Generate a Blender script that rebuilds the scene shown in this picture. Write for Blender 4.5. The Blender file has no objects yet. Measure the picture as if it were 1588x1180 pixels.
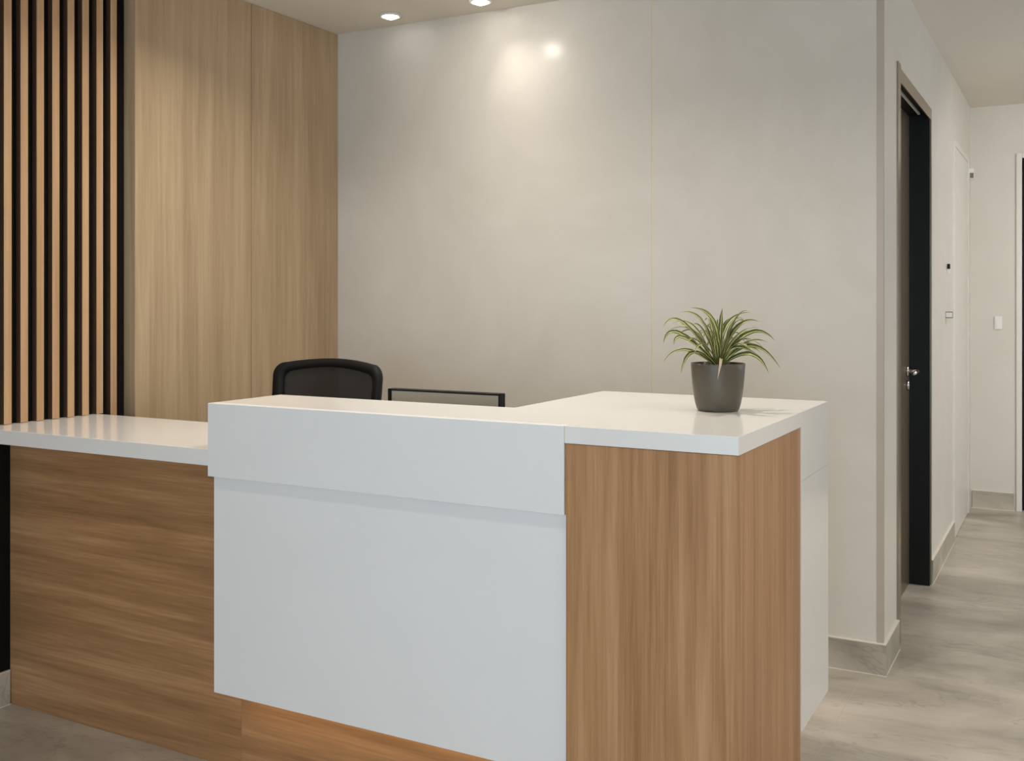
import bpy, bmesh, math, random
from mathutils import Vector, Matrix
random.seed(7)
C = bpy.context.scene.collection
S = bpy.context.scene

# ------------------------------------------------------------------ helpers
def new_bm():
    return bmesh.new()

def add_box(bm, x0, x1, y0, y1, z0, z1, bevel=0.0, seg=2, mat=0):
    vs = [bm.verts.new((x, y, z)) for z in (z0, z1) for y in (y0, y1) for x in (x0, x1)]
    fi = [(0, 2, 3, 1), (4, 5, 7, 6), (0, 1, 5, 4), (2, 6, 7, 3), (0, 4, 6, 2), (1, 3, 7, 5)]
    fs = [bm.faces.new([vs[i] for i in f]) for f in fi]
    for f in fs:
        f.material_index = mat
    if bevel > 0:
        es = list({e for f in fs for e in f.edges})
        r = bmesh.ops.bevel(bm, geom=es, offset=bevel, segments=seg, profile=0.5, affect='EDGES')
        for f in r['faces']:
            f.material_index = mat
    return fs

def add_poly_prism(bm, pts, z0, z1, bevel=0.0):
    lo = [bm.verts.new((x, y, z0)) for x, y in pts]
    hi = [bm.verts.new((x, y, z1)) for x, y in pts]
    n = len(pts)
    fs = [bm.faces.new(hi), bm.faces.new(lo[::-1])]
    for i in range(n):
        j = (i + 1) % n
        fs.append(bm.faces.new((lo[i], lo[j], hi[j], hi[i])))
    if bevel > 0:
        es = list({e for f in fs for e in f.edges})
        bmesh.ops.bevel(bm, geom=es, offset=bevel, segments=2, profile=0.5, affect='EDGES')

def add_tube(bm, path, rad, n=12, cap=True):
    path = [Vector(p) for p in path]
    rads = rad if isinstance(rad, (list, tuple)) else [rad] * len(path)
    rings = []
    up = Vector((0, 0, 1))
    for i, p in enumerate(path):
        t = (path[min(i + 1, len(path) - 1)] - path[max(i - 1, 0)]).normalized()
        a = t.cross(up)
        if a.length < 1e-3:
            a = t.cross(Vector((0, 1, 0)))
        a.normalize()
        b = t.cross(a)
        rings.append([bm.verts.new(p + rads[i] * (math.cos(k * 2 * math.pi / n) * a + math.sin(k * 2 * math.pi / n) * b)) for k in range(n)])
    for r0, r1 in zip(rings, rings[1:]):
        for k in range(n):
            bm.faces.new((r0[k], r0[(k + 1) % n], r1[(k + 1) % n], r1[k]))
    if cap:
        bm.faces.new(rings[0][::-1])
        bm.faces.new(rings[-1])

def add_lathe(bm, prof, n=48, c=(0, 0, 0)):
    rings = []
    for r, z in prof:
        if r < 1e-6:
            rings.append([bm.verts.new((c[0], c[1], c[2] + z))])
        else:
            rings.append([bm.verts.new((c[0] + r * math.cos(k * 2 * math.pi / n), c[1] + r * math.sin(k * 2 * math.pi / n), c[2] + z)) for k in range(n)])
    for a, b in zip(rings, rings[1:]):
        for k in range(n):
            k2 = (k + 1) % n
            va = [a[0]] if len(a) == 1 else [a[k], a[k2]]
            vb = [b[0]] if len(b) == 1 else [b[k2], b[k]]
            f = va + vb
            if len(f) >= 3:
                bm.faces.new(f)

def obj(name, bm, mats, parent=None, smooth=False):
    bmesh.ops.recalc_face_normals(bm, faces=bm.faces[:])
    me = bpy.data.meshes.new(name)
    bm.to_mesh(me)
    bm.free()
    if not isinstance(mats, (list, tuple)):
        mats = [mats]
    for m in mats:
        me.materials.append(m)
    if smooth:
        for p in me.polygons:
            p.use_smooth = True
    o = bpy.data.objects.new(name, me)
    C.objects.link(o)
    if parent is not None:
        o.parent = parent
        # mesh was modelled in world space: bring it into the parent's space
        loc = parent.location.copy()
        p = parent.parent
        while p is not None:
            loc += p.location
            p = p.parent
        me.transform(Matrix.Translation(-loc))
    return o

def thing(name, label, cat, loc, group=None):
    o = bpy.data.objects.new(name, None)
    o.empty_display_size = 0.05
    C.objects.link(o)
    o.location = loc
    o['label'] = label
    o['category'] = cat
    if group:
        o['group'] = group
    return o

def tag(o, label, cat, group=None):
    o['label'] = label
    o['category'] = cat
    if group:
        o['group'] = group
    return o

def struct(name, bm, mats, label=None, parent=None):
    o = obj(name, bm, mats, parent)
    if parent is None:
        o['kind'] = 'structure'
        if label:
            o['label'] = label
            o['category'] = name.split('_')[0]
    return o

# ------------------------------------------------------------------ materials
def srgb(r, g, b):
    def f(c):
        c /= 255.0
        return c / 12.92 if c <= 0.04045 else ((c + 0.055) / 1.055) ** 2.4
    return (f(r), f(g), f(b), 1.0)

def base_mat(name):
    m = bpy.data.materials.new(name)
    m.use_nodes = True
    nt = m.node_tree
    nt.nodes.clear()
    out = nt.nodes.new('ShaderNodeOutputMaterial')
    b = nt.nodes.new('ShaderNodeBsdfPrincipled')
    nt.links.new(b.outputs[0], out.inputs[0])
    return m, nt, b

def N(nt, t, **kw):
    n = nt.nodes.new(t)
    for k, v in kw.items():
        setattr(n, k, v)
    return n

def plain(name, col, rough=0.5, metal=0.0, spec=0.5, var=0.03, scale=6.0):
    m, nt, b = base_mat(name)
    tc = N(nt, 'ShaderNodeTexCoord')
    no = N(nt, 'ShaderNodeTexNoise')
    no.inputs['Scale'].default_value = scale
    no.inputs['Detail'].default_value = 4
    nt.links.new(tc.outputs['Object'], no.inputs['Vector'])
    ra = N(nt, 'ShaderNodeValToRGB')
    ra.color_ramp.elements[0].position = 0.3
    ra.color_ramp.elements[1].position = 0.7
    ra.color_ramp.elements[0].color = tuple(c * (1 - var) for c in col[:3]) + (1,)
    ra.color_ramp.elements[1].color = tuple(min(1, c * (1 + var)) for c in col[:3]) + (1,)
    nt.links.new(no.outputs['Fac'], ra.inputs[0])
    nt.links.new(ra.outputs[0], b.inputs['Base Color'])
    b.inputs['Roughness'].default_value = rough
    b.inputs['Metallic'].default_value = metal
    b.inputs['Specular IOR Level'].default_value = spec
    return m

def wood(name, axis, dark, mid, light, rough=0.42, seed=0.0, fine=1.0, board=None):
    """straight-grained veneer; axis = direction the grain runs"""
    m, nt, b = base_mat(name)
    L = nt.links.new
    tc = N(nt, 'ShaderNodeTexCoord')
    mp = N(nt, 'ShaderNodeMapping')
    mp.inputs['Location'].default_value = (seed, seed * 1.7, seed * 0.6)
    L(tc.outputs['Object'], mp.inputs['Vector'])
    def stretched(along, across, detail, dist=0.0):
        s = N(nt, 'ShaderNodeMapping')
        v = [across] * 3
        v['XYZ'.index(axis)] = along
        s.inputs['Scale'].default_value = v
        L(mp.outputs[0], s.inputs['Vector'])
        n = N(nt, 'ShaderNodeTexNoise')
        n.inputs['Scale'].default_value = 1.0
        n.inputs['Detail'].default_value = detail
        n.inputs['Roughness'].default_value = 0.6
        n.inputs['Distortion'].default_value = dist
        L(s.outputs[0], n.inputs['Vector'])
        return n.outputs['Fac']
    broad = stretched(0.55, 9.0, 3, 0.6)
    grain = stretched(1.3, 46.0 * fine, 5, 0.5)
    pore = stretched(5.0, 240.0 * fine, 3)
    def mul(a, k):
        x = N(nt, 'ShaderNodeMath', operation='MULTIPLY')
        L(a, x.inputs[0]); x.inputs[1].default_value = k
        return x.outputs[0]
    def add(a, c):
        x = N(nt, 'ShaderNodeMath', operation='ADD')
        L(a, x.inputs[0]); L(c, x.inputs[1])
        return x.outputs[0]
    f = add(add(mul(broad, 0.42), mul(grain, 0.38)), mul(pore, 0.20))
    ra = N(nt, 'ShaderNodeValToRGB')
    e = ra.color_ramp.elements
    e[0].position = 0.36; e[0].color = dark
    e[1].position = 0.64; e[1].color = light
    q = e.new(0.5); q.color = mid
    L(f, ra.inputs[0])
    L(ra.outputs[0], b.inputs['Base Color'])
    b.inputs['Roughness'].default_value = rough
    b.inputs['Specular IOR Level'].default_value = 0.35
    bu = N(nt, 'ShaderNodeBump')
    bu.inputs['Strength'].default_value = 0.08
    bu.inputs['Distance'].default_value = 0.002
    L(pore, bu.inputs['Height'])
    L(bu.outputs[0], b.inputs['Normal'])
    return m

def plaster(name, c0, c1, rough, spec=0.5, bump=0.05, coat=0.0):
    m, nt, b = base_mat(name)
    L = nt.links.new
    tc = N(nt, 'ShaderNodeTexCoord')
    n1 = N(nt, 'ShaderNodeTexNoise')
    n1.inputs['Scale'].default_value = 1.6
    n1.inputs['Detail'].default_value = 6
    n1.inputs['Roughness'].default_value = 0.62
    n1.inputs['Distortion'].default_value = 0.7
    L(tc.outputs['Object'], n1.inputs['Vector'])
    ra = N(nt, 'ShaderNodeValToRGB')
    ra.color_ramp.elements[0].position = 0.3; ra.color_ramp.elements[0].color = c0
    ra.color_ramp.elements[1].position = 0.7; ra.color_ramp.elements[1].color = c1
    L(n1.outputs['Fac'], ra.inputs[0])
    L(ra.outputs[0], b.inputs['Base Color'])
    n2 = N(nt, 'ShaderNodeTexNoise')
    n2.inputs['Scale'].default_value = 5
    n2.inputs['Detail'].default_value = 5
    L(tc.outputs['Object'], n2.inputs['Vector'])
    mr = N(nt, 'ShaderNodeMapRange')
    mr.inputs['From Min'].default_value = 0.3; mr.inputs['From Max'].default_value = 0.7
    mr.inputs['To Min'].default_value = rough * 0.88; mr.inputs['To Max'].default_value = rough * 1.12
    L(n2.outputs['Fac'], mr.inputs['Value'])
    L(mr.outputs[0], b.inputs['Roughness'])
    b.inputs['Specular IOR Level'].default_value = spec
    b.inputs['Coat Weight'].default_value = coat
    b.inputs['Coat Roughness'].default_value = 0.17
    bu = N(nt, 'ShaderNodeBump')
    bu.inputs['Strength'].default_value = bump
    bu.inputs['Distance'].default_value = 0.004
    L(n2.outputs['Fac'], bu.inputs['Height'])
    L(bu.outputs[0], b.inputs['Normal'])
    return m

def stone(name, tiles, grout=True):
    """grey-brown porcelain stone; tiles = (x joint, x pitch, y joint, y pitch)"""
    m, nt, b = base_mat(name)
    L = nt.links.new
    tc = N(nt, 'ShaderNodeTexCoord')
    geo = N(nt, 'ShaderNodeSeparateXYZ')
    L(tc.outputs['Object'], geo.inputs[0])
    def noise(sc, scale, detail, dist, loc=(0, 0, 0)):
        mp = N(nt, 'ShaderNodeMapping')
        mp.inputs['Scale'].default_value = sc
        mp.inputs['Location'].default_value = loc
        mp.inputs['Rotation'].default_value = (0, 0, 0.25)
        L(tc.outputs['Object'], mp.inputs['Vector'])
        n = N(nt, 'ShaderNodeTexNoise')
        n.inputs['Scale'].default_value = scale
        n.inputs['Detail'].default_value = detail
        n.inputs['Roughness'].default_value = 0.62
        n.inputs['Distortion'].default_value = dist
        L(mp.outputs[0], n.inputs['Vector'])
        return n.outputs['Fac']
    big = noise((0.8, 1.7, 1.5), 2.0, 8, 0.45)
    ra = N(nt, 'ShaderNodeValToRGB')
    e = ra.color_ramp.elements
    e[0].position = 0.3; e[0].color = srgb(152, 144, 132)
    e[1].position = 0.7; e[1].color = srgb(208, 199, 185)
    q = e.new(0.5); q.color = srgb(186, 177, 164)
    L(big, ra.inputs[0])
    vein = noise((0.9, 2.0, 2), 1.8, 5, 0.7, (3.1, 1.2, 0))
    a = N(nt, 'ShaderNodeMath', operation='SUBTRACT'); L(vein, a.inputs[0]); a.inputs[1].default_value = 0.5
    ab = N(nt, 'ShaderNodeMath', operation='ABSOLUTE'); L(a.outputs[0], ab.inputs[0])
    mr = N(nt, 'ShaderNodeMapRange')
    mr.inputs['From Min'].default_value = 0.0; mr.inputs['From Max'].default_value = 0.012
    mr.inputs['To Min'].default_value = 0.28; mr.inputs['To Max'].default_value = 0.0
    L(ab.outputs[0], mr.inputs['Value'])
    mx = N(nt, 'ShaderNodeMix', data_type='RGBA')
    L(mr.outputs[0], mx.inputs[0]); L(ra.outputs[0], mx.inputs[6])
    mx.inputs[7].default_value = srgb(108, 98, 88)
    colr = mx.outputs[2]
    if grout:
        facs = []
        for ax, (j, p) in (('X', tiles[:2]), ('Y', tiles[2:])):
            s = N(nt, 'ShaderNodeMath', operation='SUBTRACT'); L(geo.outputs[ax], s.inputs[0]); s.inputs[1].default_value = j - p / 2
            w = N(nt, 'ShaderNodeMath', operation='FLOORED_MODULO'); L(s.outputs[0], w.inputs[0]); w.inputs[1].default_value = p
            d = N(nt, 'ShaderNodeMath', operation='SUBTRACT'); L(w.outputs[0], d.inputs[0]); d.inputs[1].default_value = p / 2
            q2 = N(nt, 'ShaderNodeMath', operation='ABSOLUTE'); L(d.outputs[0], q2.inputs[0])
            lt = N(nt, 'ShaderNodeMath', operation='LESS_THAN'); L(q2.outputs[0], lt.inputs[0]); lt.inputs[1].default_value = 0.0017
            facs.append(lt.outputs[0])
        mxf = N(nt, 'ShaderNodeMath', operation='MAXIMUM'); L(facs[0], mxf.inputs[0]); L(facs[1], mxf.inputs[1])
        m2 = N(nt, 'ShaderNodeMix', data_type='RGBA')
        k = N(nt, 'ShaderNodeMath', operation='MULTIPLY'); L(mxf.outputs[0], k.inputs[0]); k.inputs[1].default_value = 0.7
        L(k.outputs[0], m2.inputs[0]); L(colr, m2.inputs[6]); m2.inputs[7].default_value = srgb(186, 178, 165)
        colr = m2.outputs[2]
    L(colr, b.inputs['Base Color'])
    b.inputs['Roughness'].default_value = 0.36
    b.inputs['Specular IOR Level'].default_value = 0.45
    bu = N(nt, 'ShaderNodeBump'); bu.inputs['Strength'].default_value = 0.06; bu.inputs['Distance'].default_value = 0.003
    L(vein, bu.inputs['Height']); L(bu.outputs[0], b.inputs['Normal'])
    return m

def emit(name, col, strength):
    m = bpy.data.materials.new(name)
    m.use_nodes = True
    nt = m.node_tree
    nt.nodes.clear()
    out = nt.nodes.new('ShaderNodeOutputMaterial')
    e = nt.nodes.new('ShaderNodeEmission')
    e.inputs[0].default_value = col
    e.inputs[1].default_value = strength
    nt.links.new(e.outputs[0], out.inputs[0])
    return m

def glassy(name, col, alpha, rough=0.1):
    m = bpy.data.materials.new(name)
    m.use_nodes = True
    nt = m.node_tree
    nt.nodes.clear()
    out = nt.nodes.new('ShaderNodeOutputMaterial')
    t = nt.nodes.new('ShaderNodeBsdfTransparent')
    g = nt.nodes.new('ShaderNodeBsdfPrincipled')
    g.inputs['Base Color'].default_value = col
    g.inputs['Roughness'].default_value = rough
    mx = nt.nodes.new('ShaderNodeMixShader')
    mx.inputs[0].default_value = alpha
    nt.links.new(t.outputs[0], mx.inputs[1]); nt.links.new(g.outputs[0], mx.inputs[2])
    nt.links.new(mx.outputs[0], out.inputs[0])
    return m

WHITE = plain('white_solid_surface', srgb(238, 236, 232), 0.16, spec=0.5, var=0.008)
WHITE_FRONT = plain('white_laminate', srgb(236, 236, 235), 0.3, spec=0.4, var=0.008)
OAK_WALL = wood('oak_wall_veneer', 'Z', srgb(168, 143, 112), srgb(184, 159, 127), srgb(198, 175, 142), 0.4, 1.3, 0.8)
OAK_V = wood('oak_upright_veneer', 'Z', srgb(150, 108, 68), srgb(178, 134, 92), srgb(200, 158, 116), 0.42, 4.1)
OAK_H_SHADED = wood('oak_level_shaded', 'X', srgb(138, 102, 67), srgb(168, 126, 86), srgb(196, 154, 110), 0.42, 8.4, 0.6)  # same oak, with the dim left side's shade worked into its tone
OAK_SLAT = wood('oak_slat_veneer', 'Z', srgb(178, 141, 103), srgb(192, 155, 116), srgb(206, 170, 130), 0.45, 2.2)
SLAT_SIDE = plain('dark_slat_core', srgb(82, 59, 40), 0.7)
BLACK_FELT = plain('black_backing', srgb(26, 23, 20), 0.95, spec=0.1)
WALL = plaster('warm_grey_plaster', srgb(206, 200, 190), srgb(216, 211, 202), 0.46, 0.22, 0.05, 0.14)
PAINT = plaster('white_wall_paint', srgb(216, 210, 200), srgb(221, 216, 207), 0.42, 0.4, 0.02)
CEIL = plain('ceiling_paint', srgb(230, 223, 212), 0.8, var=0.01)
JOINT = plain('pale_joint', srgb(222, 208, 184), 0.6)
BEAD = plain('grey_corner_bead', srgb(182, 172, 160), 0.4)
TILE = stone('floor_stone', (-0.72, 0.60, 3.44, 1.0))
BASE = stone('baseboard_stone', (0, 1, 0, 1), grout=False)
GROUT = plain('white_sealant', srgb(228, 220, 208), 0.6)
BLACK = plain('black_plastic', srgb(20, 20, 19), 0.6, spec=0.3)
BLACK_DOOR = plain('black_satin_paint', srgb(17, 16, 13), 0.4, spec=0.25)
BROWN_LEAF = plain('brown_grey_door_leaf', srgb(112, 98, 80), 0.32, metal=0.35, var=0.06)
BRONZE = plain('bronze_anodised_metal', srgb(150, 136, 116), 0.28, metal=0.7)
STEEL = plain('brushed_steel', srgb(200, 198, 192), 0.25, metal=1.0)
MESH = glassy('black_chair_mesh', (0.008, 0.008, 0.009, 1), 0.95, 0.6)
GREYBACK = plain('grey_monitor_back', srgb(190, 184, 168), 0.35, metal=0.2)
SCREEN = plain('dark_screen', srgb(12, 12, 14), 0.12)
FABRIC = plain('black_seat_fabric', srgb(30, 30, 31), 0.9, scale=80, var=0.2)
POT = plain('charcoal_pot', srgb(86, 79, 66), 0.36, var=0.08)
SOIL = plain('potting_soil', srgb(40, 30, 22), 0.95, scale=90, var=0.5)
WPLAST = plain('white_plastic', srgb(236, 234, 230), 0.35)
DPLAST = plain('brown_grey_plastic', srgb(120, 110, 100), 0.4)
FRAMEW = plain('white_door_paint', srgb(226, 222, 214), 0.35)
GLASS = glassy('window_glass', (0.9, 0.95, 1, 1), 0.04, 0.02)
LENS = emit('lamp_lens', (1.0, 0.95, 0.87, 1), 16.0)
LED = emit('warm_led', (1.0, 0.76, 0.45, 1), 11.0)

# leaf material: UV.x runs across the blade
def leaf_mat(name, edge, centre, stripe):
    m, nt, b = base_mat(name)
    L = nt.links.new
    uv = N(nt, 'ShaderNodeUVMap')
    sp = N(nt, 'ShaderNodeSeparateXYZ'); L(uv.outputs[0], sp.inputs[0])
    tc = N(nt, 'ShaderNodeTexCoord')
    no = N(nt, 'ShaderNodeTexNoise'); no.inputs['Scale'].default_value = 60
    L(tc.outputs['Object'], no.inputs['Vector'])
    j = N(nt, 'ShaderNodeMath', operation='MULTIPLY_ADD'); L(no.outputs['Fac'], j.inputs[0]); j.inputs[1].default_value = 0.22
    L(sp.outputs[0], j.inputs[2])
    ra = N(nt, 'ShaderNodeValToRGB')
    e = ra.color_ramp.elements
    e[0].position = 0.12; e[0].color = stripe
    e[1].position = 1.0; e[1].color = stripe
    for p, c in ((0.24, edge), (0.46, edge), (0.56, centre), (0.66, centre), (0.76, edge), (0.92, edge)):
        q = e.new(p); q.color = c
    L(j.outputs[0], ra.inputs[0])
    L(ra.outputs[0], b.inputs['Base Color'])
    b.inputs['Roughness'].default_value = 0.45
    return m
LEAF = leaf_mat('variegated_leaf', srgb(66, 80, 32), srgb(196, 194, 120), srgb(208, 198, 140))
DEADLEAF = plain('withered_leaf', srgb(196, 178, 146), 0.7)

# ------------------------------------------------------------------ dimensions (metres)
CZ = 2.77            # ceiling
YW = 4.15            # back wall face
XC = -0.651          # corridor wall face
YE = 7.83            # corridor end wall
XP = -3.265          # oak cladding face on the left wall
XS = -3.303          # slat faces
XB = -3.328          # slat backing face
YFRONT = -3.0        # wall behind the viewer
XRIGHT = 2.3         # window wall on the right
T = 0.15
BBH = 0.118

# ------------------------------------------------------------------ room shell
bm = new_bm(); add_box(bm, XB - T, XRIGHT + T, YFRONT - T, YE + T, -0.1, 0.0)
struct('floor', bm, TILE, 'grey-brown stone tiled floor')
bm = new_bm(); add_box(bm, XB - T, XRIGHT + T, YFRONT - T, YE + T, CZ, CZ + 0.1)
struct('ceiling', bm, CEIL, 'plain pale painted ceiling')
bm = new_bm(); add_box(bm, XB - T, XB - 0.012, YFRONT, YW + T, 0, CZ)
struct('wall_left', bm, PAINT, 'left wall carrying the oak cladding')
# back wall: two large plaster panels with a slim joint between them
SEAM = -1.588
bm = new_bm()
add_box(bm, XB - 0.012, SEAM - 0.003, YW, YW + T, 0, CZ)
add_box(bm, SEAM + 0.003, XC - 0.012, YW, YW + T, 0, CZ)
struct('wall_back', bm, WALL, 'smooth warm grey wall behind the reception desk')
bm = new_bm(); add_box(bm, SEAM - 0.003, SEAM + 0.003, YW + 0.0012, YW + T, 0, CZ)
struct('trim_1', bm, JOINT, 'slim pale joint between the two grey wall panels')
# corridor wall with its two door openings
D1A, D1B, D1Z = 4.50, 5.58, 2.385
D2A, D2B, D2Z = 6.70, 7.58, 2.36
bm = new_bm()
add_box(bm, XC - T, XC, YW + T, D1A, 0, CZ)
add_box(bm, XC - T, XC, D1A, D1B, D1Z, CZ)
add_box(bm, XC - T, XC, D1B, D2A, 0, CZ)
add_box(bm, XC - T, XC, D2A, D2B, D2Z, CZ)
add_box(bm, XC - T, XC, D2B, YE, 0, CZ)
add_box(bm, XC - 0.0119, XC, YW, YW + T, 0, CZ)
struct('wall_corridor', bm, PAINT, 'pale corridor wall with the black door')
bm = new_bm(); add_box(bm, XC - 0.024, XC + 0.001, YW - 0.0015, YW + 0.02, BBH, CZ)
struct('trim_2', bm, BEAD, 'grey upright corner bead where wall turns into corridor')
# end wall with a doorway
D3A, D3B, D3Z = -0.329, 0.55, 2.40
bm = new_bm()
add_box(bm, XC - T, D3A, YE, YE + T, 0, CZ)
add_box(bm, D3A, D3B, YE, YE + T, D3Z, CZ)
add_box(bm, D3B, XRIGHT + T, YE, YE + T, 0, CZ)
struct('wall_end', bm, PAINT, 'pale wall at the far end of the corridor')
# right wall with a window
W3 = (4.3, 6.7, 0.85, 2.35)
bm = new_bm()
add_box(bm, XRIGHT, XRIGHT + T, YFRONT, W3[0], 0, CZ)
add_box(bm, XRIGHT, XRIGHT + T, W3[1], YE, 0, CZ)
add_box(bm, XRIGHT, XRIGHT + T, W3[0], W3[1], 0, W3[2])
add_box(bm, XRIGHT, XRIGHT + T, W3[0], W3[1], W3[3], CZ)
struct('wall_right', bm, PAINT, 'right wall of the lobby with a window')
# front wall (behind the viewer) with two windows
WF = [(-2.6, -0.4), (0.0, 2.0)]
WFZ = (0.3, 2.45)
bm = new_bm()
xs = [XB - T] + [v for w in WF for v in w] + [XRIGHT + T]
for i in range(0, len(xs), 2):
    add_box(bm, xs[i], xs[i + 1], YFRONT - T, YFRONT, 0, CZ)
for a, b_ in WF:
    add_box(bm, a, b_, YFRONT - T, YFRONT, 0, WFZ[0])
    add_box(bm, a, b_, YFRONT - T, YFRONT, WFZ[1], CZ)
struct('wall_front', bm, PAINT, 'front wall of the lobby with two tall windows')

def window(name, axis, p, a, b_, z0, z1):
    fr, gl = new_bm(), new_bm()
    w = 0.05
    def bx(bm, u0, u1, v0, v1, z0_, z1_):
        if axis == 'Y':
            add_box(bm, u0, u1, p + v0, p + v1, z0_, z1_)
        else:
            add_box(bm, p + v0, p + v1, u0, u1, z0_, z1_)
    bx(fr, a, a + w, -0.03, 0.03, z0, z1); bx(fr, b_ - w, b_, -0.03, 0.03, z0, z1)
    bx(fr, a + w, b_ - w, -0.03, 0.03, z0, z0 + w); bx(fr, a + w, b_ - w, -0.03, 0.03, z1 - w, z1)
    mid = (a + b_) / 2
    bx(fr, mid - w / 2, mid + w / 2, -0.03, 0.03, z0 + w, z1 - w)
    bx(gl, a + w, b_ - w, -0.004, 0.004, z0 + w, z1 - w)
    o = struct(name, fr, BLACK_DOOR, 'dark framed lobby window')
    obj('pane', gl, GLASS, o)
window('window_1', 'Y', YFRONT - 0.075, *WF[0], *WFZ)
window('window_2', 'Y', YFRONT - 0.075, *WF[1], *WFZ)
window('window_3', 'X', XRIGHT + 0.075, *W3)

# baseboards (stone skirting with a pale sealant line on top)
def baseboard(name, x0, x1, y0, y1, label):
    bm = new_bm()
    add_box(bm, x0, x1, y0, y1, 0, BBH, 0.0012, 1, 0)
    add_box(bm, x0, x1, y0, y1, BBH + 0.0001, BBH + 0.0035, 0, 1, 1)
    add_box(bm, x0 - 0.002, x1 + 0.002, y0 - 0.002, y1 + 0.002, 0, 0.002, 0, 1, 1)
    struct(name, bm, [BASE, GROUT], label)
baseboard('baseboard_back', -1.6, XC + 0.012, YW - 0.012, YW, 'grey stone baseboard along the back wall')
baseboard('baseboard_corridor', XC, XC + 0.012, YW, D1A - 0.012, 'short stone baseboard before the black door')
baseboard('baseboard_hall', XC, XC + 0.012, D1B + 0.025, D2A - 0.036, 'stone baseboard past the black door')
baseboard('baseboard_end', XC + 0.012, D3A - 0.05, YE - 0.012, YE, 'stone baseboard on the corridor end wall')
baseboard('baseboard_left', XB - 0.01, XB + 0.008, -2.9, 2.368, 'stone baseboard under the slatted wall')

# ------------------------------------------------------------------ left wall cladding
PY0, PY1 = 2.873, 3.528
bm = new_bm(); add_box(bm, XB - 0.010, XP, PY0, PY1 - 0.0016, 0.002, CZ - 0.001, 0.001, 1)
tag(obj('wall_panel', bm, OAK_WALL), 'tall light oak wall panel beside the slats', 'wall panel')
bm = new_bm(); add_box(bm, XB - 0.010, XP, PY1 + 0.0016, YW - 0.001, 0.002, CZ - 0.001, 0.001, 1)
tag(obj('wall_panel', bm, OAK_WALL), 'tall light oak wall panel in the corner against the grey wall', 'wall panel')

sl = thing('slat_wall_panel', 'slatted wall panel with upright oak slats on black backing', 'slatted panel', (XB, 1.6, 0.13))
bm = new_bm(); add_box(bm, XB - 0.010, XB, -0.5, PY0 - 0.001, BBH + 0.005, CZ - 0.001)
obj('backing_board', bm, BLACK_FELT, sl)
bm = new_bm()
y = 2.330 + 7 * 0.0651
while y > -0.45:
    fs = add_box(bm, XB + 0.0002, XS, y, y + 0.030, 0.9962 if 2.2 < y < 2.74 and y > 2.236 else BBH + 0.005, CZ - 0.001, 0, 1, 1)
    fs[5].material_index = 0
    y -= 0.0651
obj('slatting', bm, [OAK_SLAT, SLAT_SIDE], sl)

# ------------------------------------------------------------------ reception desk
H, TT = 1.1305, 0.041
YF, XA, XSM, XR = 2.234, -2.237, -1.075, -0.653
YA, YB, XI = 2.550, 3.167, -1.385
ZA, YP, ZP, YK = 0.9165, 2.257, 0.276, 2.371
YLEG, ZLEG = 2.828, 0.266
desk = thing('reception_desk', 'white and oak L-shaped reception desk with raised white counter', 'reception desk', ((XA + XR) / 2, 2.7, 0))
bm = new_bm()
add_poly_prism(bm, [(XSM - 0.002, YF), (XR, YF), (XR, YLEG), (XR - 0.0422, YLEG), (XR - 0.0422, YB), (XI, YB), (XI, YA), (XA, YA), (XA, YF + 0.0302), (XSM - 0.002, YF + 0.0302)], H - TT, H, 0.0008)
o = obj('counter_top', bm, WHITE, desk); o['label'] = 'glossy white counter top'
bm = new_bm(); add_box(bm, XA, XSM - 0.0037, YF, YF + 0.030, ZA, H, 0.0008, 1)
o = obj('apron', bm, WHITE_FRONT, desk); o['label'] = 'white upper front apron'
bm = new_bm(); add_box(bm, XSM - 0.0036, XSM - 0.0021, YF + 0.0004, YF + 0.03, H - TT, H - 0.0006)
obj('seam_strip', bm, JOINT, desk)
bm = new_bm(); add_box(bm, XA + 0.002, XSM - 0.002, YP, YP + 0.030, ZP, ZA + 0.05, 0.0008, 1)
o = obj('front_panel', bm, WHITE_FRONT, desk); o['label'] = 'white lower front panel'
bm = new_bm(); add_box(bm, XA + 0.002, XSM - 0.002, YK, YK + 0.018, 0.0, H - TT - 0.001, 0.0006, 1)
o = obj('toe_kick', bm, OAK_H_SHADED, desk); o['label'] = 'oak plinth lit from above by a warm strip'
bm = new_bm(); add_box(bm, XA + 0.04, XSM - 0.03, YK - 0.045, YK - 0.030, ZP + 0.012, ZP + 0.020)
obj('led_strip', bm, LED, desk)
bm = new_bm()
add_box(bm, XA + 0.01, XSM - 0.006, YP + 0.0305, YK - 0.0005, ZP + 0.0205, ZP + 0.036)
obj('panel_bracket', bm, WHITE_FRONT, desk)
# oak column at the right-hand corner
bm = new_bm()
add_box(bm, XSM, XR - 0.0035, YF + 0.003, YLEG - 0.0005, 0.0, H - TT - 0.0012, 0.0006, 1)
add_box(bm, XSM - 0.0032, XSM - 0.0001, YF + 0.006, YF + 0.03, ZA, H - TT - 0.001)
o = obj('corner_cabinet', bm, OAK_V, desk); o['label'] = 'upright-grained oak corner cabinet'
# white waterfall end, in two lengths with a hairline joint
bm = new_bm()
add_box(bm, XR - 0.042, XR, YLEG + 0.0001, YB, 0.943, H, 0.0006, 1)
add_box(bm, XR - 0.042, XR, YLEG + 0.0001, YB, ZLEG, 0.9422, 0.0006, 1)
o = obj('end_panel', bm, WHITE, desk); o['label'] = 'white panel turning down at the back end'
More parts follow.
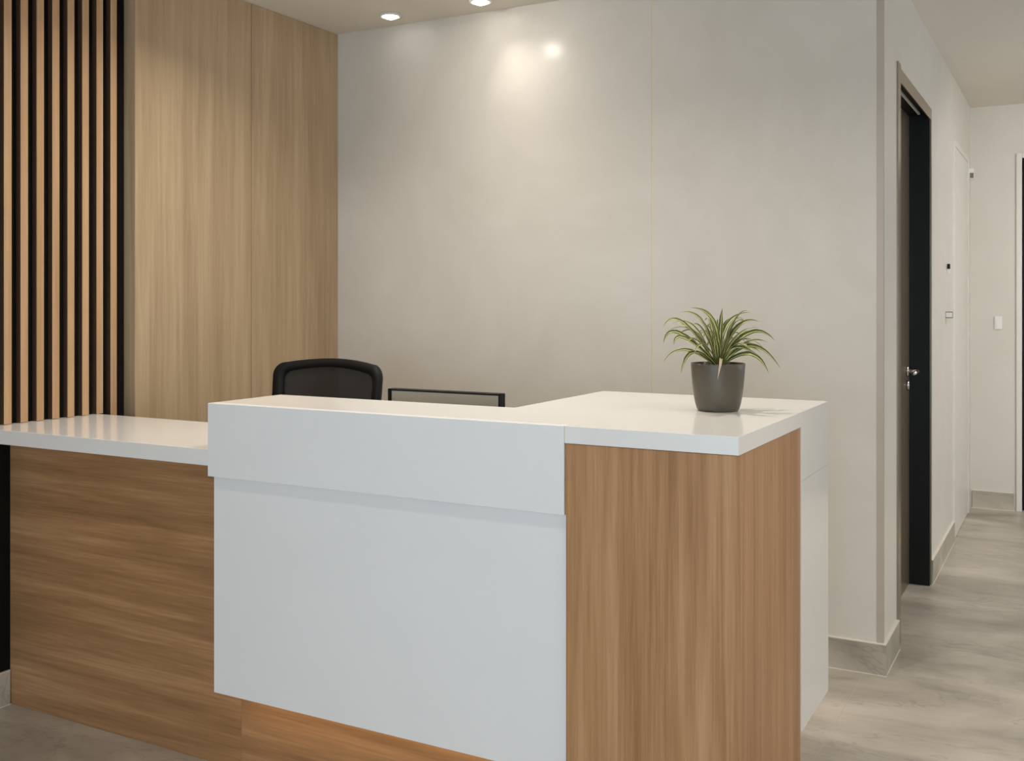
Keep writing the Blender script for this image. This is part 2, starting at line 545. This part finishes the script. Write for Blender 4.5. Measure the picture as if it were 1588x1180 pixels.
# rear carcass, inner worktop and divider (behind the counter)
bm = new_bm(); add_box(bm, XI + 0.03, XR - 0.25, YLEG, YB - 0.05, 0.0, H - TT - 0.001)
obj('rear_cabinet', bm, WHITE_FRONT, desk)
bm = new_bm(); add_box(bm, XA + 0.02, XI + 0.029, YK + 0.019, 2.98, 0.722, 0.75, 0.001, 1)
obj('worktop', bm, WHITE, desk)
bm = new_bm(); add_box(bm, XA + 0.02, XA + 0.045, YK + 0.02, 2.94, 0.0, 0.7215)
obj('side_panel', bm, OAK_V, desk)

# low side counter
side = thing('side_counter', 'lower side counter with white top and shade-darkened oak front beside slats', 'counter', (-2.77, 2.5, 0))
ZL, TL, YL = 0.9947, 0.0486, 2.2368
bm = new_bm(); add_box(bm, XB + 0.0008, XA - 0.0008, YL, 2.736, ZL - TL, ZL, 0.0015, 2)
o = obj('counter_top', bm, WHITE, side); o['label'] = 'glossy white counter slab'
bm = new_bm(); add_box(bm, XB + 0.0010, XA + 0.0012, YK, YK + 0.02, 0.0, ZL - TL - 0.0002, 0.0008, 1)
o = obj('front_panel', bm, OAK_H_SHADED, side); o['label'] = 'brown oak panel with level grain'
bm = new_bm(); add_box(bm, XS + 0.03, XA - 0.01, YK + 0.0205, 2.70, 0.08, ZL - TL - 0.0002)
obj('cabinet_body', bm, WHITE_FRONT, side)

# ------------------------------------------------------------------ camera frame vectors (for laying out real sizes)
TH = 0.5
RIGHT = Vector((math.cos(TH), math.sin(TH), 0)); FWD = Vector((-math.sin(TH), math.cos(TH), 0)); UP = Vector((0, 0, 1))

# ------------------------------------------------------------------ potted plant
PC = Vector((-0.862, 2.752, H))
plant = thing('potted_plant', 'spider plant in charcoal pot on the white counter', 'plant', PC)
bm = new_bm()
prof = [(0.0, 0.0), (0.050, 0.0), (0.0545, 0.0015), (0.0580, 0.008), (0.0615, 0.020), (0.0650, 0.038), (0.0682, 0.062), (0.0706, 0.088), (0.0722, 0.112), (0.0732, 0.1285),
        (0.0725, 0.130), (0.0700, 0.1285), (0.0690, 0.120), (0.0670, 0.105), (0.0, 0.105)]
add_lathe(bm, prof, 64, PC)
obj('pot', bm, POT, plant, True)
bm = new_bm()
add_lathe(bm, [(0.0665, 0.1052), (0.066, 0.114), (0.045, 0.119), (0.02, 0.121), (0.0, 0.122)], 32, PC)
for v in bm.verts:
    v.co.z += random.uniform(-0.0015, 0.0015)
obj('soil', bm, SOIL, plant, True)

KP = 0.000298
def crop_pt(x, y, d):
    return PC + RIGHT * ((x - 552) * KP) + UP * (0.13 + (610 - y) * KP) + FWD * d
def add_leaf(bm, uvl, p0, pm, p1, w, twist=0.0, n=14, face=0.0):
    c = pm * 2 - (p0 + p1) * 0.5
    rows = []
    prev = None
    for i in range(n + 1):
        t = i / n
        p = p0 * (1 - t) ** 2 + c * (2 * t * (1 - t)) + p1 * t * t
        tan = ((c - p0) * (2 * (1 - t)) + (p1 - c) * (2 * t)).normalized()
        outv = (p1 - p0); outv.z = 0
        if outv.length < 1e-3:
            outv = Vector((1, 0, 0))
        sidev = outv.normalized().cross(UP)
        sidev = (sidev - tan * sidev.dot(tan)).normalized()
        nor = sidev.cross(tan).normalized()
        if nor.z < 0:
            nor = -nor
        nor = (nor - FWD * face).normalized()
        sidev = tan.cross(nor).normalized()
        sidev = Matrix.Rotation(twist * (0.3 + t), 3, tan) @ sidev
        nor = sidev.cross(tan).normalized()
        if nor.z < 0:
            nor = -nor
        ww = w * (0.55 + 0.9 * t if t < 0.4 else 0.91 * (1 - ((t - 0.4) / 0.6) ** 1.7)) + 0.0003
        row = []
        for k, u in enumerate((-1, -0.5, 0, 0.5, 1)):
            row.append(bm.verts.new(p + sidev * (ww * u) + nor * (abs(u) * ww * 0.45)))
        rows.append(row)
    for i in range(n):
        for k in range(4):
            f = bm.faces.new((rows[i][k], rows[i][k + 1], rows[i + 1][k + 1], rows[i + 1][k]))
            f.smooth = True
            us = (k / 4, (k + 1) / 4, (k + 1) / 4, k / 4)
            vs = (i / n, i / n, (i + 1) / n, (i + 1) / n)
            for l, a, b2 in zip(f.loops, us, vs):
                l[uvl].uv = (a * 0.86 + 0.03, b2)
bm = new_bm()
uvl = bm.loops.layers.uv.new('UVMap')
LV = [  # base x, mid (x,y), tip (x,y), depth of tip, half width
    (520, (190, 338), (42, 425), -0.02, 7.5), (515, (240, 245), (65, 285), 0.03, 7),
    (540, (430, 240), (230, 150), 0.05, 8), (555, (520, 240), (322, 104), 0.03, 8.5),
    (562, (520, 280), (400, 115), -0.02, 8), (570, (582, 330), (606, 110), 0.02, 8.5),
    (585, (650, 270), (882, 148), 0.04, 7.5), (580, (690, 240), (800, 132), -0.03, 7.5),
    (590, (745, 290), (962, 236), 0.03, 8.5), (585, (700, 370), (888, 278), -0.05, 7.5),
    (590, (860, 340), (1108, 410), 0.04, 7.5), (595, (790, 430), (972, 415), -0.04, 8),
    (600, (830, 450), (1073, 648), -0.06, 8), (600, (780, 475), (962, 520), 0.02, 8),
    (600, (800, 520), (942, 682), -0.09, 8), (505, (300, 510), (168, 690), -0.08, 9),
    (500, (270, 500), (82, 612), 0.06, 7.5), (510, (230, 385), (115, 436), -0.06, 8.5),
    (515, (330, 405), (215, 415), -0.10, 8.5), (520, (360, 330), (190, 270), 0.09, 8),
    (530, (400, 330), (300, 250), -0.05, 7.5), (545, (470, 350), (390, 260), -0.07, 7),
    (570, (620, 340), (720, 200), 0.07, 7.5), (600, (760, 400), (900, 330), 0.10, 7.5),
    (520, (380, 440), (265, 500), -0.12, 8), (590, (660, 440), (760, 470), -0.12, 7.5),
    (575, (590, 430), (640, 330), -0.10, 7.5), (540, (500, 440), (450, 380), -0.11, 7.5),
    (590, (640, 460), (820, 520), -0.13, 7.5),
]
for bx_, m_, t_, d_, w_ in LV:
    b0 = random.uniform(-0.012, 0.012) + d_ * 0.25
    p0 = crop_pt(bx_ * 0.55 + 552 * 0.45, 635, b0)
    pm = crop_pt(m_[0], m_[1], b0 + (d_ - b0) * 0.55)
    p1 = crop_pt(t_[0], t_[1], d_)
    add_leaf(bm, uvl, p0, pm, p1, w_ * 0.00105, random.uniform(-0.35, 0.35), face=random.uniform(0.6, 1.2))
for k in range(16):   # the rest of the tuft, reaching away from the viewer and towards the sides
    az = math.radians(random.uniform(15, 165))
    reach = random.uniform(0.08, 0.15)
    zt = random.uniform(0.0, 0.12)
    dv = RIGHT * math.cos(az) + FWD * math.sin(az)
    p0 = PC + dv * 0.014 + UP * 0.122
    pm = PC + dv * (0.02 + reach * 0.42) + UP * (0.13 + zt * 0.4 + 0.055)
    p1 = PC + dv * (0.02 + reach) + UP * (0.13 + zt)
    add_leaf(bm, uvl, p0, pm, p1, random.uniform(0.0052, 0.007), random.uniform(-0.5, 0.5))
obj('foliage', bm, LEAF, plant)
bm = new_bm()
uvl = bm.loops.layers.uv.new('UVMap')
add_leaf(bm, uvl, crop_pt(545, 590, -0.03), crop_pt(520, 572, -0.086), crop_pt(490, 735, -0.089), 0.0045, 0.0, face=3.0)
o = obj('withered_leaf', bm, DEADLEAF, plant); o['label'] = 'pale withered leaf hanging over the rim'

# ------------------------------------------------------------------ office chair behind the side counter
CX, CY = -2.632, 3.06
ch = thing('office_chair', 'black office chair with mesh back behind the white counter', 'chair', (CX, CY, 0))
BY = 3.30
def back_outline(inset, n=10):
    w, zb, zt, r = 0.276 - inset * 1.15, 0.63 + inset, 1.180 - inset, 0.055 - inset * 0.45
    pts = []
    def arc(cx_, cz_, a0, a1):
        for i in range(n + 1):
            a = a0 + (a1 - a0) * i / n
            pts.append((cx_ + r * math.cos(a), cz_ + r * math.sin(a)))
    wb = w - 0.02
    arc(-w + 0.010 + r, zt - r, math.pi, math.pi / 2)
    for i in range(1, 8):
        t = i / 8
        x = (-w + r) + (2 * w - 2 * r) * t
        pts.append((x, zt + 0.018 * math.sin(math.pi * t)))
    arc(w - 0.010 - r, zt - r, math.pi / 2, 0)
    arc(wb - r, zb + r, 0, -math.pi / 2)
    arc(-wb + r, zb + r, -math.pi / 2, -math.pi)
    return pts
def back_y(x, z):
    return BY - 0.045 * (x / 0.276) ** 2 + 0.06 * (z - 0.9) - 0.03 * math.exp(-((z - 0.75) / 0.1) ** 2)
outer, inner = back_outline(0.0), back_outline(0.034)
bm = new_bm()
rows = []
for pts, dy in ((outer, -0.014), (outer, 0.014), (inner, 0.011), (inner, -0.011)):
    rows.append([bm.verts.new((CX + x, back_y(x, z) + dy, z)) for x, z in pts])
n = len(outer)
for i in range(n):
    j = (i + 1) % n
    for a in range(4):
        b2 = (a + 1) % 4
        bm.faces.new((rows[a][i], rows[a][j], rows[b2][j], rows[b2][i]))
obj('backrest_frame', bm, BLACK, ch, True)
bm = new_bm()
NX, NZ = 16, 20
g = []
for iz in range(NZ + 1):
    row = []
    for ix in range(NX + 1):
        q = 2 * ix / NX - 1
        z1 = 1.180 - 0.022 + 0.018 * math.cos(q * math.pi / 2) - 0.012 * abs(q) ** 6
        z = 0.652 + (z1 - 0.652) * iz / NZ
        hw = 0.276 - 0.028 - (0.018 if z < 0.78 else 0.004)
        row.append(bm.verts.new((CX + hw * q, back_y(hw * q, z), z)))
    g.append(row)
for iz in range(NZ):
    for ix in range(NX):
        bm.faces.new((g[iz][ix], g[iz][ix + 1], g[iz + 1][ix + 1], g[iz + 1][ix]))
obj('backrest_mesh', bm, MESH, ch, True)
bm = new_bm(); add_box(bm, CX - 0.24, CX + 0.24, 2.80, 3.26, 0.44, 0.505, 0.025, 4)
obj('seat', bm, FABRIC, ch, True)
bm = new_bm()
add_tube(bm, [(CX, 3.10, 0.425), (CX, 3.30, 0.42), (CX, 3.345, 0.50), (CX, 3.335, 0.66), (CX, 3.318, 0.80)], 0.022, 12)
obj('back_support', bm, BLACK, ch, True)
bm = new_bm(); add_box(bm, CX - 0.09, CX + 0.09, 2.95, 3.16, 0.40, 0.439, 0.008, 2)
obj('tilt_mechanism', bm, BLACK, ch)
bm = new_bm(); add_lathe(bm, [(0.0, 0.12), (0.028, 0.12), (0.028, 0.27), (0.019, 0.272), (0.019, 0.40), (0.0, 0.40)], 20, (CX, CY, 0))
obj('gas_lift', bm, BLACK, ch, True)
base = new_bm()
add_lathe(base, [(0.0, 0.075), (0.045, 0.075), (0.045, 0.12), (0.0, 0.13)], 20, (CX, CY, 0))
for k in range(5):
    a = math.radians(90 + 72 * k)
    dx, dy = math.cos(a), math.sin(a)
    add_tube(base, [(CX + dx * 0.03, CY + dy * 0.03, 0.10), (CX + dx * 0.16, CY + dy * 0.16, 0.092), (CX + dx * 0.255, CY + dy * 0.255, 0.072)], [0.024, 0.020, 0.014], 10)
obj('base', base, BLACK, ch, True)
for k in range(5):
    a = math.radians(90 + 72 * k)
    px, py = CX + math.cos(a) * 0.255, CY + math.sin(a) * 0.255
    ta, na = Vector((-math.sin(a), math.cos(a), 0)), None
    cb = new_bm()
    for s_ in (-1, 1):
        c0 = Vector((px, py, 0.0265)) + ta * (0.012 * s_)
        add_tube(cb, [c0 - ta * 0.008, c0 + ta * 0.008], 0.026, 16)
    add_tube(cb, [(px, py, 0.03), (px, py, 0.072)], 0.008, 8)
    obj('caster', cb, BLACK, ch, True)

# ------------------------------------------------------------------ monitor on the inner worktop
MX0, MX1, MY, MZ0, MZ1 = -1.960, -1.543, 2.75, 0.875, 1.1465
mon = thing('computer_monitor', 'black-edged monitor with grey back just showing above the counter', 'monitor', ((MX0 + MX1) / 2, MY, 0.75))
bm = new_bm()
add_box(bm, MX0, MX1, MY + 0.003, MY + 0.034, MZ0, MZ1, 0.004, 2)
add_box(bm, MX0, MX0 + 0.013, MY - 0.002, MY + 0.006, MZ0, MZ1, 0.001, 1)
add_box(bm, MX1 - 0.006, MX1, MY - 0.002, MY + 0.006, MZ0, MZ1, 0.001, 1)
add_box(bm, MX0, MX1, MY - 0.002, MY + 0.006, MZ1 - 0.005, MZ1, 0.001, 1)
obj('housing', bm, BLACK, mon)
bm = new_bm(); add_box(bm, MX0 + 0.014, MX1 - 0.007, MY - 0.0005, MY + 0.006, MZ0 + 0.02, MZ1 - 0.006, 0.001, 1)
o = obj('back_cover', bm, GREYBACK, mon); o['label'] = 'grey satin back cover'
bm = new_bm(); add_box(bm, MX0 + 0.012, MX1 - 0.012, MY + 0.0335, MY + 0.0352, MZ0 + 0.014, MZ1 - 0.012)
obj('screen', bm, SCREEN, mon)
mcx = (MX0 + MX1) / 2
bm = new_bm(); add_box(bm, mcx - 0.03, mcx + 0.03, MY - 0.026, MY - 0.003, 0.757, 0.99, 0.003, 2)
obj('stand', bm, BLACK, mon)
bm = new_bm(); add_box(bm, mcx - 0.11, mcx + 0.11, MY - 0.06, MY + 0.10, 0.7502, 0.7575, 0.003, 2)
obj('base', bm, BLACK, mon)

# ------------------------------------------------------------------ doors
def empty_struct(name, loc, label):
    o = bpy.data.objects.new(name, None)
    C.objects.link(o); o.location = loc
    o['kind'] = 'structure'; o['label'] = label; o['category'] = 'door'
    return o
d1 = empty_struct('door_1', (XC, (D1A + D1B) / 2, 0), 'tall black door recessed in the corridor wall')
RD = 0.095
bm = new_bm()
jw = 0.022
add_box(bm, XC - T, XC + 0.001, D1A, D1A + jw, 0, D1Z)
add_box(bm, XC - T, XC + 0.001, D1B - jw, D1B, 0, D1Z)
add_box(bm, XC - T, XC + 0.001, D1A + jw, D1B - jw, D1Z - jw, D1Z)
obj('frame', bm, BLACK_DOOR, d1)
bm = new_bm()
add_box(bm, XC + 0.0005, XC + 0.006, D1A - 0.012, D1A + 0.060, 0, D1Z + 0.03)
add_box(bm, XC + 0.0005, XC + 0.006, D1A + 0.060, D1B + 0.022, D1Z - 0.045, D1Z + 0.012)
add_box(bm, XC + 0.0005, XC + 0.006, D1B + 0.000, D1B + 0.022, 0, D1Z - 0.045)
o = obj('casing', bm, BRONZE, d1); o['label'] = 'slim bronze metal casing'
bm = new_bm(); add_box(bm, XC - RD - 0.03, XC - RD, D1A + jw, D1B - jw, 0.004, D1Z - jw - 0.002)
leaf = obj('door_leaf', bm, BROWN_LEAF, d1)
leaf['label'] = 'brown-grey satin door leaf'
bm = new_bm(); add_box(bm, XC - 0.044, XC - 0.034, D1A + 0.04, D1B - 0.10, D1Z - jw - 0.008, D1Z - jw - 0.0005)  # thin pale strip running along the door head
o = obj('head_strip', bm, WPLAST, d1); o['label'] = 'pale strip under the door head'
hy, hz = D1B - 0.11, 1.08
bm = new_bm()
add_tube(bm, [(XC - RD, hy, hz), (XC - RD + 0.010, hy, hz)], 0.026, 24)
add_tube(bm, [(XC - RD, hy, hz), (XC - RD + 0.052, hy, hz)], 0.010, 14)
add_tube(bm, [(XC - RD + 0.050, hy + 0.012, hz), (XC - RD + 0.050, hy - 0.14, hz - 0.002)], 0.0095, 14)
o = obj('handle', bm, STEEL, d1, True); o['label'] = 'metal lever handle'
bm = new_bm(); add_tube(bm, [(XC - RD, hy, hz - 0.07), (XC - RD + 0.012, hy, hz - 0.07)], 0.024, 24)
obj('lock_cylinder', bm, STEEL, d1, True)

d2 = empty_struct('door_2', (XC, (D2A + D2B) / 2, 0), 'white door near the far end of the corridor wall')
bm = new_bm()
fw = 0.035
add_box(bm, XC - 0.10, XC + 0.010, D2A - fw, D2A, 0, D2Z + fw, 0.002, 1)
add_box(bm, XC - 0.10, XC + 0.010, D2B, D2B + fw, 0, D2Z + fw, 0.002, 1)
add_box(bm, XC - 0.10, XC + 0.010, D2A, D2B, D2Z, D2Z + fw, 0.002, 1)
obj('frame', bm, FRAMEW, d2)
bm = new_bm(); add_box(bm, XC - 0.04, XC + 0.006, D2A + 0.001, D2B - 0.001, 0.004, D2Z - 0.001, 0.001, 1)
obj('door_leaf', bm, FRAMEW, d2)
d3 = empty_struct('door_3', ((D3A + D3B) / 2, YE, 0), 'black door in white frame at the corridor end')
bm = new_bm()
fw = 0.035
add_box(bm, D3A - fw, D3A, YE - 0.014, YE + 0.1, 0, D3Z + fw, 0.002, 1)
add_box(bm, D3B, D3B + fw, YE - 0.014, YE + 0.1, 0, D3Z + fw, 0.002, 1)
add_box(bm, D3A, D3B, YE - 0.014, YE + 0.1, D3Z, D3Z + fw, 0.002, 1)
obj('frame', bm, FRAMEW, d3)
bm = new_bm(); add_box(bm, D3A + 0.002, D3B - 0.002, YE + 0.03, YE + 0.07, 0.004, D3Z - 0.002, 0.002, 1)
obj('door_leaf', bm, BLACK_DOOR, d3)
bm = new_bm()
add_tube(bm, [(D3B - 0.08, YE + 0.03, 1.05), (D3B - 0.08, YE - 0.02, 1.05)], 0.009, 12)
add_tube(bm, [(D3B - 0.08, YE - 0.02, 1.05), (D3B - 0.2, YE - 0.02, 1.05)], 0.008, 12)
obj('handle', bm, STEEL, d3, True)

# ------------------------------------------------------------------ small wall fittings
def fitting(name, label, cat, box, front, mats):
    bm = new_bm(); add_box(bm, *box, 0.002, 2)
    o = tag(obj(name, bm, mats[0]), label, cat)
    bm = new_bm(); add_box(bm, *front, 0.001, 1)
    obj('cover', bm, mats[1], o)
fitting('wall_sensor', 'small white box on corridor wall past the black door', 'sensor',
        (XC, XC + 0.036, 6.27, 6.31, 1.333, 1.370), (XC + 0.002, XC + 0.036, 6.266, 6.27, 1.338, 1.365), (DPLAST, WPLAST))
fitting('wall_hook', 'tiny dark-tipped fitting above the small white box on corridor wall', 'fitting',
        (XC, XC + 0.016, 6.33, 6.36, 1.585, 1.61), (XC + 0.004, XC + 0.018, 6.324, 6.35, 1.612, 1.64), (WPLAST, BLACK))
fitting('door_sensor', 'small beige box high on corridor wall near far corner', 'sensor',
        (XC + 0.0098, XC + 0.042, 7.583, 7.612, 2.25, 2.32), (XC + 0.018, XC + 0.040, 7.580, 7.583, 2.256, 2.29), (WPLAST, DPLAST))
fitting('light_switch', 'white light switch on the corridor end wall', 'light switch',
        (-0.500, -0.452, YE - 0.008, YE, 1.235, 1.325), (-0.494, -0.474, YE - 0.011, YE - 0.008, 1.245, 1.315), (WPLAST, WPLAST))

# ------------------------------------------------------------------ downlights
def downlight(x, y, label, power, spot=75, blend=0.8, tilt=(0, 0)):
    t = thing('recessed_downlight', label, 'ceiling light', (x, y, CZ), 'recessed ceiling downlights')
    bm = new_bm()
    add_lathe(bm, [(0.038, -0.0005), (0.052, -0.0005), (0.053, -0.003), (0.050, -0.007), (0.042, -0.008), (0.038, -0.004)], 40, (x, y, CZ))
    v = obj('trim_ring', bm, WPLAST, t, True)
    bm = new_bm(); add_lathe(bm, [(0.0, -0.018), (0.016, -0.0165), (0.028, -0.0115), (0.034, -0.0075), (0.038, -0.004), (0.038, -0.0006), (0.0, -0.0006)], 32, (x, y, CZ))
    obj('lens', bm, LENS, t)
    ld = bpy.data.lights.new('downlight_beam', 'AREA')
    ld.shape = 'DISK'; ld.size = 0.07
    ld.energy = power
    ld.color = (1.0, 0.925, 0.83)
    ld.spread = math.radians(spot)
    lo = bpy.data.objects.new('downlight_beam', ld)
    C.objects.link(lo)
    lo.parent = t
    lo.location = (0, 0, -0.020)
    lo.rotation_euler = (tilt[0], tilt[1], 0)
    return t
downlight(-2.83, 3.99, 'round recessed downlight in ceiling nearest the oak panel corner', 0.05, 70)
downlight(-2.34, 3.99, 'round recessed downlight at picture top, right of the corner downlight', 0.6, 80, tilt=(0.1, -0.4))
downlight(-2.40, 3.46, 'recessed downlight above the desk, mirrored in the grey wall', 2.9, 120, tilt=(0.72, -0.42))
downlight(-2.40, 2.75, 'recessed downlight above the side of the white counter', 12, 145)
downlight(-1.30, 2.75, 'recessed downlight over the oak corner of the desk', 10, 145)
downlight(-1.30, 1.20, 'recessed downlight in front of the desk', 4, 140)
downlight(-2.60, 1.20, 'recessed downlight in front of the slatted wall', 1.2, 140)
downlight(0.90, 2.6, 'unseen fill downlight added in the lobby beside the desk', 18.5, 150)  # unseen fill lamp, added to warm the desk's right end and floor
downlight(1.10, 6.0, 'unseen fill downlight added in the corridor', 42, 160, tilt=(0.45, 0.1))  # unseen fill lamp, added and tilted to brighten the corridor end

# ------------------------------------------------------------------ daylight through the windows
def daylight(name, loc, rot, sx, sy, power, col=(0.67, 0.835, 1.0)):
    ld = bpy.data.lights.new(name, 'AREA')
    ld.shape = 'RECTANGLE'; ld.size = sx; ld.size_y = sy
    ld.energy = power; ld.color = col
    lo = bpy.data.objects.new(name, ld)
    C.objects.link(lo)
    lo.location = loc; lo.rotation_euler = rot
zc = sum(WFZ) / 2
for a, b_ in WF:
    daylight('daylight', ((a + b_) / 2, YFRONT - 0.25, zc), (math.radians(90), 0, 0), b_ - a, WFZ[1] - WFZ[0], (40, 97)[a > -0.2])
daylight('daylight', (XRIGHT + 0.25, (W3[0] + W3[1]) / 2, (W3[2] + W3[3]) / 2), (math.radians(90), 0, math.radians(90)), W3[1] - W3[0], W3[3] - W3[2], 22)

w = bpy.data.worlds.new('World')
S.world = w
w.use_nodes = True
w.node_tree.nodes['Background'].inputs[0].default_value = (0.75, 0.86, 1.0, 1)
w.node_tree.nodes['Background'].inputs[1].default_value = 1.0

# ------------------------------------------------------------------ camera
cd = bpy.data.cameras.new('camera')
cd.sensor_width = 36.0
cd.lens = 36.0 * 1604.7 / 1588
cd.shift_y = -(590 - 466.6) / 1588
cd.clip_start = 0.05
co = bpy.data.objects.new('camera', cd)
C.objects.link(co)
co.location = (0, 0, 1.43)
co.rotation_euler = (math.pi / 2, 0, TH)
S.camera = co

S.view_settings.view_transform = 'Standard'
S.view_settings.look = 'None'
S.view_settings.gamma = 1.0
S.view_settings.exposure = 0.0
S.view_settings.use_curve_mapping = False
S.cycles.use_denoising = True
S.cycles.max_bounces = 8
S.cycles.diffuse_bounces = 5
S.cycles.glossy_bounces = 4
S.cycles.sample_clamp_indirect = 6.0
